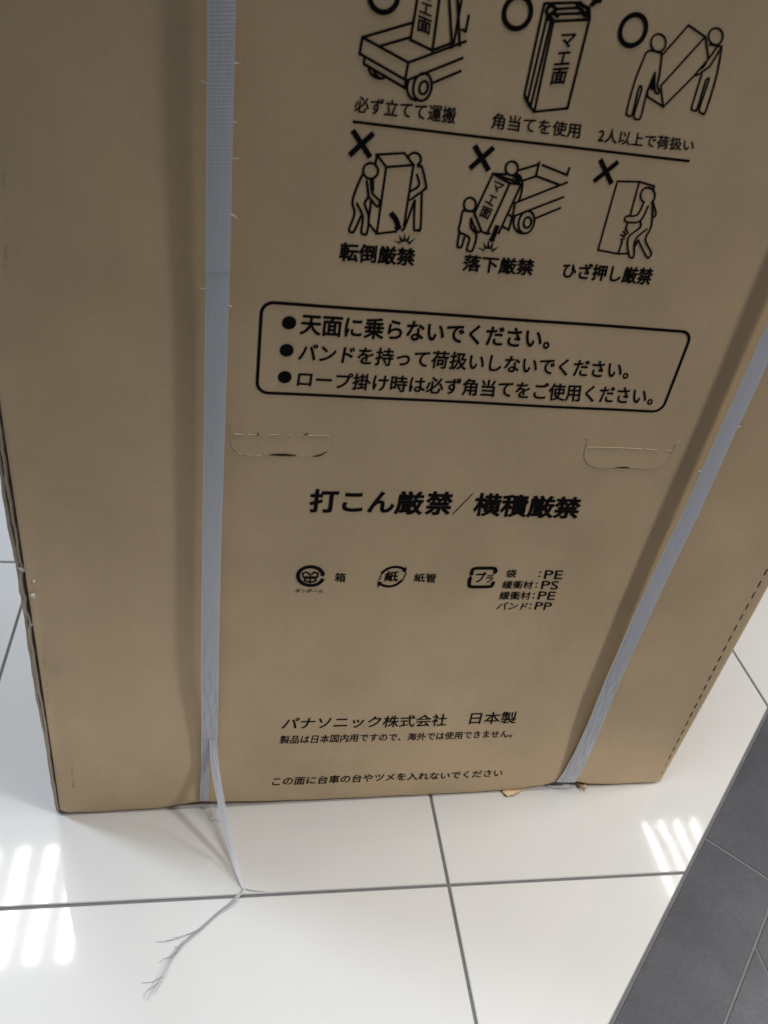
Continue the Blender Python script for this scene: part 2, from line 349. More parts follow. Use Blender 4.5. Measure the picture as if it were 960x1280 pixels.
PRINT = {"texts":[["必ず立てて運搬",1,[[-209.3,857.1],[-134.5,857.9],[-133.9,846.6],[-209.5,846.3]]],["角当てを使用",1,[[-105.9,857.2],[-35.4,857.0],[-33.8,846.6],[-105.7,846.4]]],["2人以上で荷扱い",1,[[-19.8,856.0],[61.1,855.6],[63.3,846.9],[-18.6,845.5]]],["転倒厳禁",2,[[-208.2,751.2],[-147.8,751.0],[-146.8,737.0],[-208.1,736.6]]],["落下厳禁",2,[[-105.9,749.8],[-45.3,750.5],[-44.0,737.1],[-105.2,736.6]]],["ひざ押し厳禁",2,[[-18.6,750.3],[63.7,751.9],[64.6,737.1],[-16.6,737.1]]],["天面に乗らないでください。",1.6,[[-233.7,689.1],[-14.6,689.8],[-11.1,671.3],[-234.2,670.7]]],["バンドを持って荷扱いしないでください。",1.4,[[-232.5,662.3],[71.3,663.3],[74.7,646.0],[-234.0,646.0]]],["ロープ掛け時は必ず角当てをご使用ください。",1.4,[[-232.0,636.4],[104.8,638.3],[108.9,620.1],[-232.9,620.8]]],["打こん厳",2.2,[[-209.7,510.4],[-97.5,510.8],[-97.2,483.7],[-209.6,483.7]]],["禁",2.2,[[-93.6,511.5],[-68.4,511.2],[-67.6,484.4],[-92.8,484.0]]],["横積厳禁",2.2,[[-44.1,511.0],[68.8,509.7],[71.4,483.3],[-42.3,483.8]]],["ダンボール",1,[[-215.5,382.3],[-185.6,382.3],[-185.4,377.1],[-215.6,377.1]]],["箱",1,[[-175.2,405.2],[-164.3,404.8],[-163.9,392.5],[-175.2,393.1]]],["紙",2,[[-121.9,407.4],[-107.8,407.5],[-107.5,393.3],[-122.1,393.8]]],["紙管",1,[[-90.2,405.2],[-66.3,404.9],[-65.2,392.0],[-89.5,393.4]]],["プ",1.5,[[-21.9,407.5],[-11.3,407.6],[-9.8,393.2],[-21.0,393.1]]],["ラ",1.5,[[-9.6,403.1],[-1.8,403.2],[-1.6,392.8],[-9.7,392.8]]],["袋",1,[[11.8,411.3],[23.1,411.4],[24.2,400.0],[12.6,400.0]]],[":",1,[[49.8,409.2],[51.9,409.3],[52.7,400.7],[50.7,400.7]]],["PE",0.6,[[56.3,410.7],[77.4,410.5],[79.0,398.0],[57.5,398.3]]],["緩衝材",1,[[11.3,395.1],[46.6,394.8],[47.8,383.5],[12.1,384.0]]],[":",1,[[50.4,392.8],[52.2,392.8],[53.1,385.0],[51.0,385.0]]],["PS",0.6,[[56.8,395.2],[76.9,394.9],[78.3,382.2],[58.3,383.1]]],["緩衝材",1,[[11.7,379.4],[47.9,378.8],[49.4,367.0],[12.5,367.7]]],[":",1,[[51.0,376.9],[52.8,376.9],[53.8,368.5],[51.7,368.6]]],["PE",0.6,[[57.4,379.3],[78.0,378.8],[78.9,366.4],[58.4,367.0]]],["バンド",1,[[14.0,363.3],[49.5,362.2],[48.9,351.6],[12.5,352.4]]],[":",1,[[51.7,360.7],[53.5,360.7],[54.1,352.5],[51.9,352.6]]],["PP",0.6,[[57.9,363.2],[78.1,362.1],[78.7,350.8],[58.7,351.5]]],["パナソニック株式会社",0.8,[[-212.0,175.5],[-9.2,173.9],[-7.7,151.1],[-214.8,154.2]]],["日本製",0.8,[[21.8,174.5],[82.8,174.3],[84.8,151.1],[22.9,152.1]]],["製品は日本国内用ですので、海外では使用できません。",0.6,[[-214.0,142.2],[84.4,137.4],[87.2,122.8],[-215.3,126.5]]],["この面に台車の台やツメを入れないでください",0.8,[[-217.7,58.6],[91.2,55.0],[93.8,38.9],[-219.1,41.3]]]],
"minis":{"A":[["マ",2,[[-172.1,929.1],[-163.9,927.7],[-163.6,920.7],[-171.9,922.2]]],["エ",2,[[-172.0,919.9],[-164.1,918.7],[-163.6,912.0],[-172.5,914.0]]],["面",2,[[-172.6,911.8],[-162.9,909.8],[-162.7,901.2],[-172.4,902.9]]]],
"B":[["マ",2,[[-67.3,913.1],[-56.7,914.8],[-56.6,906.3],[-67.0,904.6]]],["エ",2,[[-67.0,901.7],[-57.4,903.3],[-56.6,895.1],[-67.7,893.2]]],["面",2,[[-67.8,891.0],[-56.3,893.0],[-56.3,882.5],[-67.5,880.5]]]],
"E":[["マ",2,[[-93.9,809.5],[-85.4,807.3],[-88.4,800.1],[-94.9,803.2]]],["エ",2,[[-95.9,799.3],[-88.6,797.2],[-91.3,789.9],[-98.5,793.3]]],["面",2,[[-99.4,790.1],[-90.5,787.6],[-92.7,779.7],[-101.0,781.9]]]]},"strokes":{"truck":[[1.8,0,1,[[-209.4,894.0],[-210.1,883.9],[-175.6,871.4],[-175.1,882.5]]],[1.8,0,0,[[-209.4,894.0],[-176.3,906.9]]],[1.8,0,0,[[-196.8,890.1],[-176.1,898.1]]],[1.8,0,0,[[-174.7,932.9],[-175.8,896.6],[-159.2,892.0],[-160.0,934.8]]],[1.8,0,0,[[-159.3,892.2],[-145.2,898.7]]],[1.8,0,0,[[-156.9,935.2],[-152.9,923.3],[-145.4,895.4]]],[1.8,0,0,[[-151.6,935.9],[-147.2,924.1],[-140.2,897.4]]],[1.8,0,0,[[-143.8,936.9],[-144.4,924.4],[-144.7,898.6]]],[1.8,0,0,[[-175.1,882.5],[-136.3,900.5]]],[1.8,0,0,[[-137.4,916.0],[-137.7,906.5],[-140.7,907.1]]],[1.8,0,0,[[-174.5,871.1],[-136.7,889.9]]],[1.8,0,0,[[-155.3,871.8],[-136.4,881.6]]],[1.8,0,0,[[-206.4,882.4],[-206.3,877.9],[-174.8,866.1],[-175.0,871.2]]],[1.8,1,1,[[-155.6,868.0],[-155.9,865.9],[-156.4,864.0],[-157.3,862.2],[-158.5,860.8],[-159.9,859.8],[-161.4,859.3],[-163.0,859.2],[-164.5,859.7],[-165.9,860.6],[-167.1,861.9],[-168.1,863.5],[-168.7,865.5],[-169.0,867.5],[-168.9,869.6],[-168.5,871.6],[-167.8,873.4],[-166.7,874.9],[-165.5,876.1],[-164.0,876.9],[-162.5,877.2],[-161.0,877.0],[-159.5,876.4],[-158.2,875.3],[-157.1,873.8],[-156.3,872.1],[-155.8,870.1]]],[1.8,1,1,[[-158.4,867.7],[-158.6,866.7],[-158.9,865.8],[-159.3,865.0],[-159.8,864.4],[-160.5,863.9],[-161.2,863.7],[-161.9,863.7],[-162.6,863.9],[-163.2,864.4],[-163.7,865.0],[-164.1,865.8],[-164.4,866.7],[-164.5,867.6],[-164.4,868.6],[-164.2,869.6],[-163.8,870.4],[-163.3,871.1],[-162.7,871.7],[-162.0,872.0],[-161.3,872.1],[-160.6,872.0],[-160.0,871.7],[-159.4,871.2],[-159.0,870.5],[-158.6,869.6],[-158.4,868.7]]],[1.8,1,0,[[-173.0,871.4],[-173.4,867.2],[-172.2,863.1],[-169.4,860.0],[-165.2,859.1]]],[1.8,1,0,[[-202.8,876.4],[-200.5,872.3],[-196.1,870.3],[-192.5,870.3],[-189.1,871.8]]],[1.8,1,0,[[-199.0,874.8],[-197.4,872.5],[-194.9,870.7]]]],
"corner_pads":[[1.8,0,1,[[-75.7,920.2],[-49.6,924.5],[-49.4,866.4],[-74.6,861.2]]],[1.8,0,0,[[-85.2,929.8],[-85.1,871.6],[-80.0,865.0],[-74.6,861.2]]],[1.8,0,0,[[-81.1,923.5],[-81.8,867.7]]],[1.8,0,0,[[-77.5,920.0],[-78.4,864.2]]],[1.8,0,0,[[-85.2,929.8],[-59.9,933.6],[-51.1,929.4],[-49.6,924.5]]],[1.8,0,0,[[-77.2,927.4],[-59.5,930.5]]],[1.8,0,0,[[-73.8,924.8],[-55.9,927.5]]],[2.4,1,0,[[-80.8,923.1],[-82.6,925.9],[-81.2,928.6],[-78.4,929.0],[-76.0,927.0],[-77.9,925.0]]],[2.4,1,0,[[-79.6,920.6],[-79.0,924.2],[-76.5,924.9],[-73.4,923.5]]],[2.4,0,0,[[-77.3,920.0],[-78.5,922.7],[-75.7,920.2]]],[2.4,1,0,[[-61.3,932.4],[-59.9,930.7],[-57.0,929.3],[-54.2,926.6],[-51.3,926.6]]],[2.4,1,0,[[-59.7,933.5],[-56.1,931.8],[-51.9,930.9]]],[2.4,0,0,[[-55.6,927.5],[-51.4,928.7]]],[2.4,0,0,[[-83.8,869.8],[-79.5,865.0]]]],
"two_carriers":[[1.5,0,0,[[12.7,909.2],[26.2,930.2],[42.0,924.7],[19.1,889.4]]],[1.5,0,0,[[19.1,889.4],[26.4,875.7],[44.4,900.5]]],[1.5,0,0,[[26.4,875.7],[11.4,881.0],[9.3,885.7]]],[1.5,0,0,[[42.0,924.7],[49.8,912.2]]],[1.5,1,1,[[12.9,917.3],[13.2,916.1],[13.2,914.8],[12.8,913.7],[12.2,912.7],[11.2,911.9],[10.1,911.4],[8.8,911.1],[7.4,911.2],[6.0,911.5],[4.6,912.2],[3.4,913.1],[2.4,914.1],[1.6,915.3],[1.2,916.6],[1.0,917.9],[1.2,919.1],[1.7,920.1],[2.5,921.0],[3.5,921.7],[4.8,922.0],[6.1,922.1],[7.5,921.9],[8.9,921.4],[10.2,920.7],[11.3,919.7],[12.2,918.6]]],[1.5,1,0,[[3.3,911.3],[0.2,909.9],[-0.8,904.9],[-2.5,890.0],[-2.1,870.4],[-1.1,867.3],[1.9,866.5],[3.2,869.2],[2.2,886.3],[4.2,886.5],[4.9,883.6],[4.6,868.5],[6.3,865.3],[9.2,865.0],[10.8,867.6],[9.7,882.1],[10.3,889.9],[11.2,897.6]]],[1.5,1,0,[[3.5,911.3],[8.6,910.7],[12.5,909.2],[15.6,895.6],[16.3,889.6],[19.6,884.8],[17.2,884.3],[14.7,887.3],[11.6,897.1]]],[1.5,1,1,[[55.6,926.6],[56.0,925.4],[56.0,924.2],[55.7,923.1],[55.1,922.2],[54.3,921.4],[53.2,920.9],[51.9,920.7],[50.5,920.8],[49.1,921.1],[47.8,921.7],[46.5,922.5],[45.5,923.5],[44.7,924.7],[44.2,925.9],[44.1,927.1],[44.2,928.2],[44.6,929.2],[45.4,930.0],[46.4,930.7],[47.6,931.0],[48.9,931.1],[50.3,930.9],[51.6,930.5],[52.9,929.8],[54.1,928.9],[55.0,927.8]]],[1.5,1,0,[[47.5,920.3],[56.4,920.2],[58.0,918.1],[61.4,900.7],[62.4,876.8],[60.2,874.6],[57.1,875.9],[56.3,879.3],[56.3,897.2],[54.2,897.8],[54.0,895.4],[54.7,878.1],[53.3,875.8],[50.4,876.7],[49.6,879.8],[49.1,900.7]]],[1.5,1,0,[[53.9,919.6],[50.0,910.7],[44.4,901.0],[46.0,900.1],[52.5,905.8],[53.9,908.3],[57.1,918.5]]]],
"tipping":[[1.8,0,0,[[-165.5,763.5],[-180.8,760.4],[-180.5,811.0],[-159.9,814.7],[-160.0,769.0]]],[1.8,0,0,[[-180.5,811.0],[-188.9,819.1],[-168.3,822.4],[-159.9,814.7]]],[1.8,0,0,[[-188.9,819.1],[-189.0,811.3]]],[1.8,0,0,[[-180.8,760.4],[-188.3,767.9]]],[1.8,0,0,[[-188.7,785.6],[-188.6,772.2]]],[1.8,1,1,[[-186.3,807.7],[-186.3,806.4],[-186.6,805.1],[-187.2,804.0],[-188.0,803.0],[-189.1,802.2],[-190.3,801.7],[-191.6,801.5],[-193.0,801.6],[-194.3,802.0],[-195.4,802.7],[-196.4,803.6],[-197.1,804.7],[-197.6,805.9],[-197.8,807.2],[-197.6,808.5],[-197.2,809.7],[-196.5,810.8],[-195.5,811.6],[-194.4,812.3],[-193.1,812.6],[-191.8,812.7],[-190.5,812.4],[-189.3,811.9],[-188.2,811.1],[-187.3,810.1],[-186.7,809.0]]],[1.8,1,0,[[-196.2,803.5],[-198.6,801.9],[-203.1,784.3],[-200.3,774.5],[-203.2,762.1],[-200.9,759.8],[-198.9,761.3],[-195.2,772.8]]],[1.8,1,0,[[-199.5,782.2],[-193.6,772.7],[-193.3,761.0],[-190.8,759.0],[-188.6,760.5],[-189.0,773.2],[-193.5,782.8],[-191.3,788.2],[-194.1,799.6]]],[1.8,1,0,[[-191.1,801.3],[-188.4,791.1],[-182.1,785.8],[-182.3,782.0],[-184.3,781.8],[-191.0,788.1]]],[1.8,0,0,[[-189.6,801.9],[-188.2,793.2]]],[1.8,1,0,[[-164.8,820.3],[-164.2,821.5],[-163.2,822.4],[-162.0,823.1],[-160.6,823.4],[-159.2,823.3],[-157.8,822.9],[-156.6,822.1],[-155.7,821.1],[-155.1,819.8],[-154.9,818.5],[-155.2,817.2],[-155.8,816.0],[-156.8,815.1]]],[1.8,1,0,[[-156.9,815.5],[-156.0,814.0],[-153.2,813.7],[-147.6,800.5],[-148.7,797.5],[-158.4,788.7]]],[1.8,1,0,[[-156.2,808.0],[-153.2,800.4],[-159.5,794.9]]],[1.8,1,0,[[-150.1,795.5],[-146.4,768.4],[-148.5,766.2],[-151.6,767.6],[-154.6,788.9]]],[1.8,1,0,[[-154.9,788.4],[-159.1,768.1],[-161.1,764.7]]],[4.2,1,0,[[-171.0,776.6],[-166.9,772.3],[-164.1,766.4]]]],
"dropping":[[1.8,0,0,[[-97.1,770.0],[-91.2,768.4],[-89.0,768.8]]],[1.8,0,0,[[-104.8,784.5],[-96.7,814.6],[-81.4,808.8],[-91.2,768.4]]],[1.8,0,0,[[-96.7,814.6],[-86.0,815.1]]],[1.8,0,0,[[-94.1,814.0],[-73.9,809.9]]],[1.8,0,0,[[-81.4,808.8],[-71.9,808.9],[-81.5,769.5]]],[1.8,1,1,[[-77.5,820.5],[-77.3,819.3],[-77.5,818.1],[-77.9,817.1],[-78.5,816.2],[-79.4,815.5],[-80.4,815.1],[-81.6,814.9],[-82.8,815.0],[-84.0,815.3],[-85.1,815.9],[-86.0,816.8],[-86.8,817.8],[-87.4,818.9],[-87.6,820.0],[-87.6,821.2],[-87.4,822.3],[-86.8,823.2],[-86.1,824.0],[-85.1,824.6],[-84.0,824.9],[-82.8,824.9],[-81.6,824.7],[-80.5,824.3],[-79.5,823.5],[-78.6,822.6],[-77.9,821.6]]],[1.8,1,0,[[-77.9,816.3],[-74.2,814.6],[-71.1,809.8],[-70.2,803.6],[-70.4,797.2]]],[1.8,1,0,[[-79.4,813.2],[-77.9,814.8],[-74.6,812.9],[-73.8,810.7]]],[1.8,1,0,[[-77.6,810.9],[-76.6,812.9],[-74.5,810.8]]],[1.8,0,0,[[-76.5,819.1],[-61.4,824.9]]],[1.8,0,0,[[-61.5,826.5],[-61.3,816.1],[-70.4,812.1]]],[1.8,0,0,[[-61.3,816.1],[-40.1,811.4]]],[1.8,0,0,[[-58.2,824.6],[-36.0,819.3],[-35.7,824.7]]],[1.8,0,0,[[-34.4,813.8],[-73.5,794.5],[-72.8,783.7],[-34.3,802.4]]],[1.8,0,0,[[-53.1,784.2],[-34.5,793.8]]],[1.8,1,1,[[-53.5,779.4],[-53.6,777.4],[-54.2,775.5],[-55.1,773.8],[-56.2,772.5],[-57.6,771.7],[-59.1,771.3],[-60.7,771.4],[-62.2,772.0],[-63.6,773.0],[-64.9,774.4],[-65.8,776.1],[-66.5,778.1],[-66.8,780.2],[-66.8,782.2],[-66.4,784.2],[-65.7,785.9],[-64.7,787.4],[-63.4,788.4],[-62.0,789.0],[-60.5,789.2],[-58.9,788.9],[-57.5,788.1],[-56.1,786.9],[-55.0,785.3],[-54.2,783.5],[-53.6,781.5]]],[1.8,1,1,[[-56.0,779.7],[-56.1,778.7],[-56.4,777.9],[-56.8,777.1],[-57.3,776.5],[-58.0,776.1],[-58.7,775.9],[-59.5,775.9],[-60.2,776.2],[-60.9,776.7],[-61.5,777.4],[-62.0,778.2],[-62.3,779.1],[-62.5,780.1],[-62.4,781.1],[-62.3,782.0],[-61.9,782.8],[-61.4,783.5],[-60.8,784.0],[-60.1,784.3],[-59.4,784.4],[-58.7,784.2],[-57.9,783.8],[-57.3,783.3],[-56.8,782.5],[-56.3,781.7],[-56.1,780.7]]],[1.8,1,0,[[-70.8,784.7],[-71.2,779.9],[-68.7,774.7],[-64.7,771.7],[-61.1,771.2]]],[1.8,0,0,[[-76.2,784.8],[-73.1,783.3],[-73.6,773.0],[-79.0,775.0]]],[1.8,1,1,[[-105.3,790.3],[-105.2,789.1],[-105.3,787.9],[-105.7,786.8],[-106.3,785.9],[-107.2,785.2],[-108.2,784.8],[-109.3,784.6],[-110.5,784.7],[-111.6,785.1],[-112.7,785.7],[-113.6,786.6],[-114.3,787.6],[-114.8,788.8],[-115.1,790.0],[-115.1,791.2],[-114.8,792.4],[-114.2,793.4],[-113.5,794.2],[-112.6,794.7],[-111.5,795.1],[-110.4,795.1],[-109.2,794.9],[-108.1,794.3],[-107.1,793.6],[-106.3,792.6],[-105.7,791.5]]],[1.8,1,0,[[-107.0,784.9],[-113.2,784.9],[-115.0,783.6],[-114.9,777.1],[-114.8,768.5],[-108.3,765.6],[-104.8,762.9],[-105.3,754.6],[-102.1,752.9],[-100.0,755.1],[-99.6,766.4],[-105.5,772.2],[-107.0,779.2]]],[1.8,1,0,[[-114.0,767.6],[-113.6,756.8],[-110.1,755.9],[-109.3,764.1]]],[1.8,1,0,[[-107.0,779.2],[-103.2,773.4],[-99.2,768.9],[-97.1,770.0],[-97.3,771.7],[-105.6,784.4]]],[4,0,0,[[-84.1,774.5],[-85.5,765.8]]]],
"knee_push":[[1.6,0,0,[[27.2,793.4],[25.9,820.2],[7.3,818.7],[8.3,762.9],[27.0,761.3],[36.4,762.4]]],[1.6,0,0,[[25.9,820.2],[39.8,818.1],[40.1,816.0]]],[1.6,0,0,[[27.0,761.3],[27.3,771.3]]],[1.6,0,0,[[26.8,787.1],[27.3,781.1]]],[1.6,1,0,[[35.6,804.8],[34.2,805.5],[32.9,806.5],[31.9,807.6],[31.0,808.9],[30.5,810.3],[30.3,811.6],[30.4,812.9],[30.8,814.1],[31.5,815.1],[32.5,815.9],[33.7,816.4],[35.0,816.5],[36.5,816.4],[37.9,816.0],[39.3,815.3],[40.6,814.4],[41.7,813.3],[42.6,812.0],[43.1,810.6],[43.4,809.2],[43.3,807.9],[42.9,806.7],[42.2,805.7]]],[1.6,1,0,[[35.3,804.3],[33.1,794.6],[24.4,792.6],[23.5,790.0],[26.0,787.9],[37.2,789.8],[40.1,802.2]]],[1.6,1,0,[[42.0,805.6],[44.0,802.6],[48.6,786.6],[47.1,775.5],[56.1,765.3],[56.3,761.8],[53.4,761.0],[41.2,773.9]]],[1.6,1,0,[[37.2,789.8],[39.1,784.7],[31.5,775.3],[36.6,761.9],[39.5,759.1],[41.8,760.9],[38.4,774.3],[45.5,783.9]]],[1.6,1,0,[[43.1,805.7],[49.0,797.1],[48.1,794.1]]],[1.6,0,0,[[40.9,774.2],[40.0,769.0]]],[1.4,0,0,[[27.3,771.3],[25.8,773.4],[28.5,774.2]]],[1.4,0,0,[[24.1,777.2],[27.7,775.8],[28.7,777.9]]],[1.4,0,0,[[25.3,780.1],[28.2,777.9]]],[1.4,0,0,[[26.4,783.3],[30.3,778.7]]]],
"crosses":[[4.0,0,0,[[-208.1,832.9],[-194.4,817.7]]],[4.0,0,0,[[-194.3,832.6],[-208.4,817.6]]],[4.0,0,0,[[-114.7,832.3],[-101.5,817.7]]],[4.0,0,0,[[-101.2,832.4],[-114.9,817.7]]],[3.8,0,0,[[-11.4,832.4],[2.3,817.3]]],[3.8,0,0,[[2.2,832.2],[-11.5,817.6]]]],
"rule":[[2.0,0,0,[[-209.0,839.8],[62.3,839.7]]]],
"slash":[[1.0,0,0,[[-48.3,510.5],[-64.0,484.7]]]],
"carton_mark":[[4.2,1,0,[[-188.2,395.7],[-189.2,393.4],[-190.6,391.5],[-192.4,389.8],[-194.6,388.6],[-197.0,387.8],[-199.5,387.5],[-202.1,387.7],[-204.7,388.4],[-207.1,389.5],[-209.2,391.0],[-211.1,392.9],[-212.5,395.1],[-213.5,397.5],[-214.1,400.0],[-214.1,402.4],[-213.7,404.8],[-212.7,407.1],[-211.4,409.1],[-209.6,410.7],[-207.6,412.0],[-205.2,412.8],[-202.8,413.2],[-200.2,413.1],[-197.7,412.6],[-195.3,411.5],[-193.1,410.1],[-191.2,408.3],[-189.6,406.2],[-188.5,403.9]]],[2,0,0,[[-202.6,399.3],[-208.7,399.3],[-209.6,404.1],[-205.8,406.0],[-202.6,403.2]]],[2,0,0,[[-200.0,399.3],[-193.5,399.4],[-193.5,404.2],[-197.6,406.0],[-200.2,403.2]]],[2,0,1,[[-206.8,397.7],[-195.5,397.7],[-195.1,394.0],[-200.5,391.7],[-206.5,394.0]]],[1.6,0,0,[[-201.5,402.3],[-200.5,391.7]]]],
"paper_mark":[[3.2,1,0,[[-125.6,405.5],[-120.9,410.6],[-114.2,413.4],[-106.8,412.6],[-101.3,409.8]]],[3.2,1,0,[[-103.1,394.3],[-108.2,388.6],[-115.5,386.2],[-122.1,387.8],[-126.7,390.4]]],[1.0,0,0,[[-128.6,396.1],[-126.4,396.1]]],[1.0,0,0,[[-102.8,396.2],[-100.6,396.2]]],[1.0,0,0,[[-128.1,398.2],[-126.0,398.2]]],[1.0,0,0,[[-102.4,398.3],[-100.2,398.3]]],[1.0,0,0,[[-127.7,400.3],[-125.6,400.3]]],[1.0,0,0,[[-102.0,400.5],[-99.8,400.5]]],[1.0,0,0,[[-127.3,402.4],[-125.1,402.5]]],[1.0,0,0,[[-101.6,402.6],[-99.5,402.6]]],[1.0,0,0,[[-126.9,404.5],[-124.7,404.6]]],[1.0,0,0,[[-101.2,404.7],[-99.1,404.7]]]],
"plastic_mark":[[4.2,1,0,[[-27.4,404.8],[-27.5,410.5],[-25.2,413.0],[-15.4,413.5],[-6.3,413.5],[-2.5,412.5],[-0.8,408.9]]],[4.2,1,0,[[0.1,392.7],[-0.5,388.2],[-3.5,386.8],[-15.2,386.6],[-23.9,386.8],[-26.7,389.5],[-27.9,397.7]]]]},"fills":{"corner_pads":[[[-52.8,932.6],[-50.9,935.6],[-52.6,939.5],[-43.4,942.4],[-44.1,935.6],[-47.8,934.3],[-49.3,932.4]]],
"two_carriers":[[[11.4,897.6],[14.5,886.0],[11.2,886.1],[10.1,890.3]],
[[49.9,910.9],[44.7,901.6],[49.0,905.1],[50.2,908.2]]],
"tipping":[[[-168.1,766.5],[-161.2,768.3],[-164.5,763.8]],
[[-160.7,755.1],[-163.1,761.4],[-158.1,756.2]],
[[-158.7,755.9],[-158.8,763.6],[-156.3,756.3]],
[[-156.7,756.3],[-154.3,762.7],[-154.3,755.5]],
[[-160.0,753.6],[-167.8,756.5],[-161.5,755.5]],
[[-154.8,755.6],[-148.7,760.0],[-153.4,753.7]]],
"dropping":[[[-89.4,765.1],[-82.5,763.8],[-86.4,761.7]],
[[-90.1,755.4],[-93.1,762.1],[-88.0,756.4]],
[[-88.6,756.1],[-89.0,764.2],[-85.9,756.3]],
[[-86.5,756.5],[-84.1,763.1],[-84.0,755.7]],
[[-89.4,753.5],[-97.6,757.0],[-91.5,755.8]],
[[-84.5,755.9],[-78.3,759.2],[-83.0,753.8]]],
"carton_mark":[[[-190.6,405.1],[-186.8,405.1],[-187.0,400.1],[-190.9,401.0]]],
"paper_mark":[[[-105.3,408.4],[-100.6,414.5],[-100.3,405.6]],
[[-123.6,391.9],[-129.0,393.7],[-128.0,384.2]]],
"plastic_mark":[[[-4.5,410.0],[1.6,408.2],[-1.9,403.5]],
[[-30.7,397.6],[-27.6,403.0],[-24.4,397.3]]]},"rings":[[-198.1,920.2],[-103.1,922.0],[-15.1,922.0]],
"frame":[[-267.5,694.8],[119.6,698.6],[122.9,614.2],[-266.8,612.7]],
"bul":[[-244.0,680.2],[-244.2,655.1],[-244.0,629.6]],
"hole_o":[[[-290.3,581.7],[-287.5,576.4],[-287.8,565.3],[-285.4,555.8],[-279.2,549.6],[-266.9,548.4],[-253.2,548.6],[-239.5,549.2],[-227.0,548.7],[-213.0,548.9],[-202.1,552.7],[-195.7,558.8],[-195.0,569.5],[-195.4,579.1],[-189.9,582.3]],
[[49.6,582.4],[54.2,580.0],[55.0,569.6],[57.1,559.1],[64.9,550.5],[75.6,547.2],[85.5,547.2],[103.5,547.3],[120.1,547.4],[134.9,547.9],[145.7,555.3],[149.9,566.4],[150.4,578.1],[153.5,580.9]]],
"hole_f":[[[-287.3,570.4],[-269.3,570.6],[-245.1,571.1],[-220.6,571.5],[-195.7,571.9]],
[[57.1,570.6],[73.1,570.7],[100.5,570.8],[123.5,570.4],[150.5,569.1]]],
"slit":[[[-253.3,549.3],[-240.9,549.8],[-227.7,549.2]],
[[-212.3,549.3],[-206.1,549.9],[-199.5,554.5]],
[[93.4,547.9],[103.2,548.3],[110.0,547.8]],
[[-265.3,570.8],[-262.9,570.9]],
[[-222.6,571.8],[-217.9,573.0]]]}
# ------------------------------------------------------------------ print on the carton (flat ink, 0.3 mm above the board)
P = PRINT
INKD = .00030
lay = [0]
def ribbon(pts, wd, closed):
    """a flat mitred band along a polyline; pts in mm on the face"""
    q = []
    n = len(pts)
    rng = n if closed else n-1
    for i in range(rng):
        a, b = pts[i], pts[(i+1) % n]; m = max(1, int(math.hypot(b[0]-a[0], b[1]-a[1])/12))
        for k in range(m): q.append((a[0]+(b[0]-a[0])*k/m, a[1]+(b[1]-a[1])*k/m))
    if not closed: q.append(tuple(pts[-1]))
    n = len(q); vs_, fs = [], []
    for i in range(n):
        p0 = q[i-1] if (i > 0 or closed) else None; p1 = q[(i+1) % n] if (i < n-1 or closed) else None
        def un(a, b):
            l = math.hypot(b[0]-a[0], b[1]-a[1]) or 1e-6; return ((b[0]-a[0])/l, (b[1]-a[1])/l)
        t0 = un(p0, q[i]) if p0 else None; t1 = un(q[i], p1) if p1 else None
        t0 = t0 or t1; t1 = t1 or t0
        nx, ny = -(t0[1]+t1[1]), t0[0]+t1[0]; l = math.hypot(nx, ny) or 1e-6; nx, ny = nx/l, ny/l
        k = min(2.2, 1/max(.3, abs(nx*-t0[1]+ny*t0[0])))*wd/2
        x, y = q[i]
        if not closed and i in (0, n-1):
            s = -.35*wd if i == 0 else .35*wd; x += t0[0]*s; y += t0[1]*s
        vs_ += [(x+nx*k, y+ny*k), (x-nx*k, y-ny*k)]
    for i in range(n if closed else n-1):
        j = (i+1) % n; fs.append([2*i+1, 2*j+1, 2*j, 2*i])
    return vs_, fs
def smooth_pts(pts, closed, m=4):
    out = []; n = len(pts); rng = n if closed else n-1
    for i in range(rng):
        p = [pts[(i+k) % n] if closed else pts[max(0, min(n-1, i+k))] for k in (-1, 0, 1, 2)]
        for k in range(m):
            t = k/m
            out.append(tuple(.5*(2*p[1][c]+(p[2][c]-p[0][c])*t+(2*p[0][c]-5*p[1][c]+4*p[2][c]-p[3][c])*t*t+(3*p[1][c]-p[0][c]-3*p[2][c]+p[3][c])*t**3) for c in (0, 1)))
    if not closed: out.append(tuple(pts[-1]))
    return out
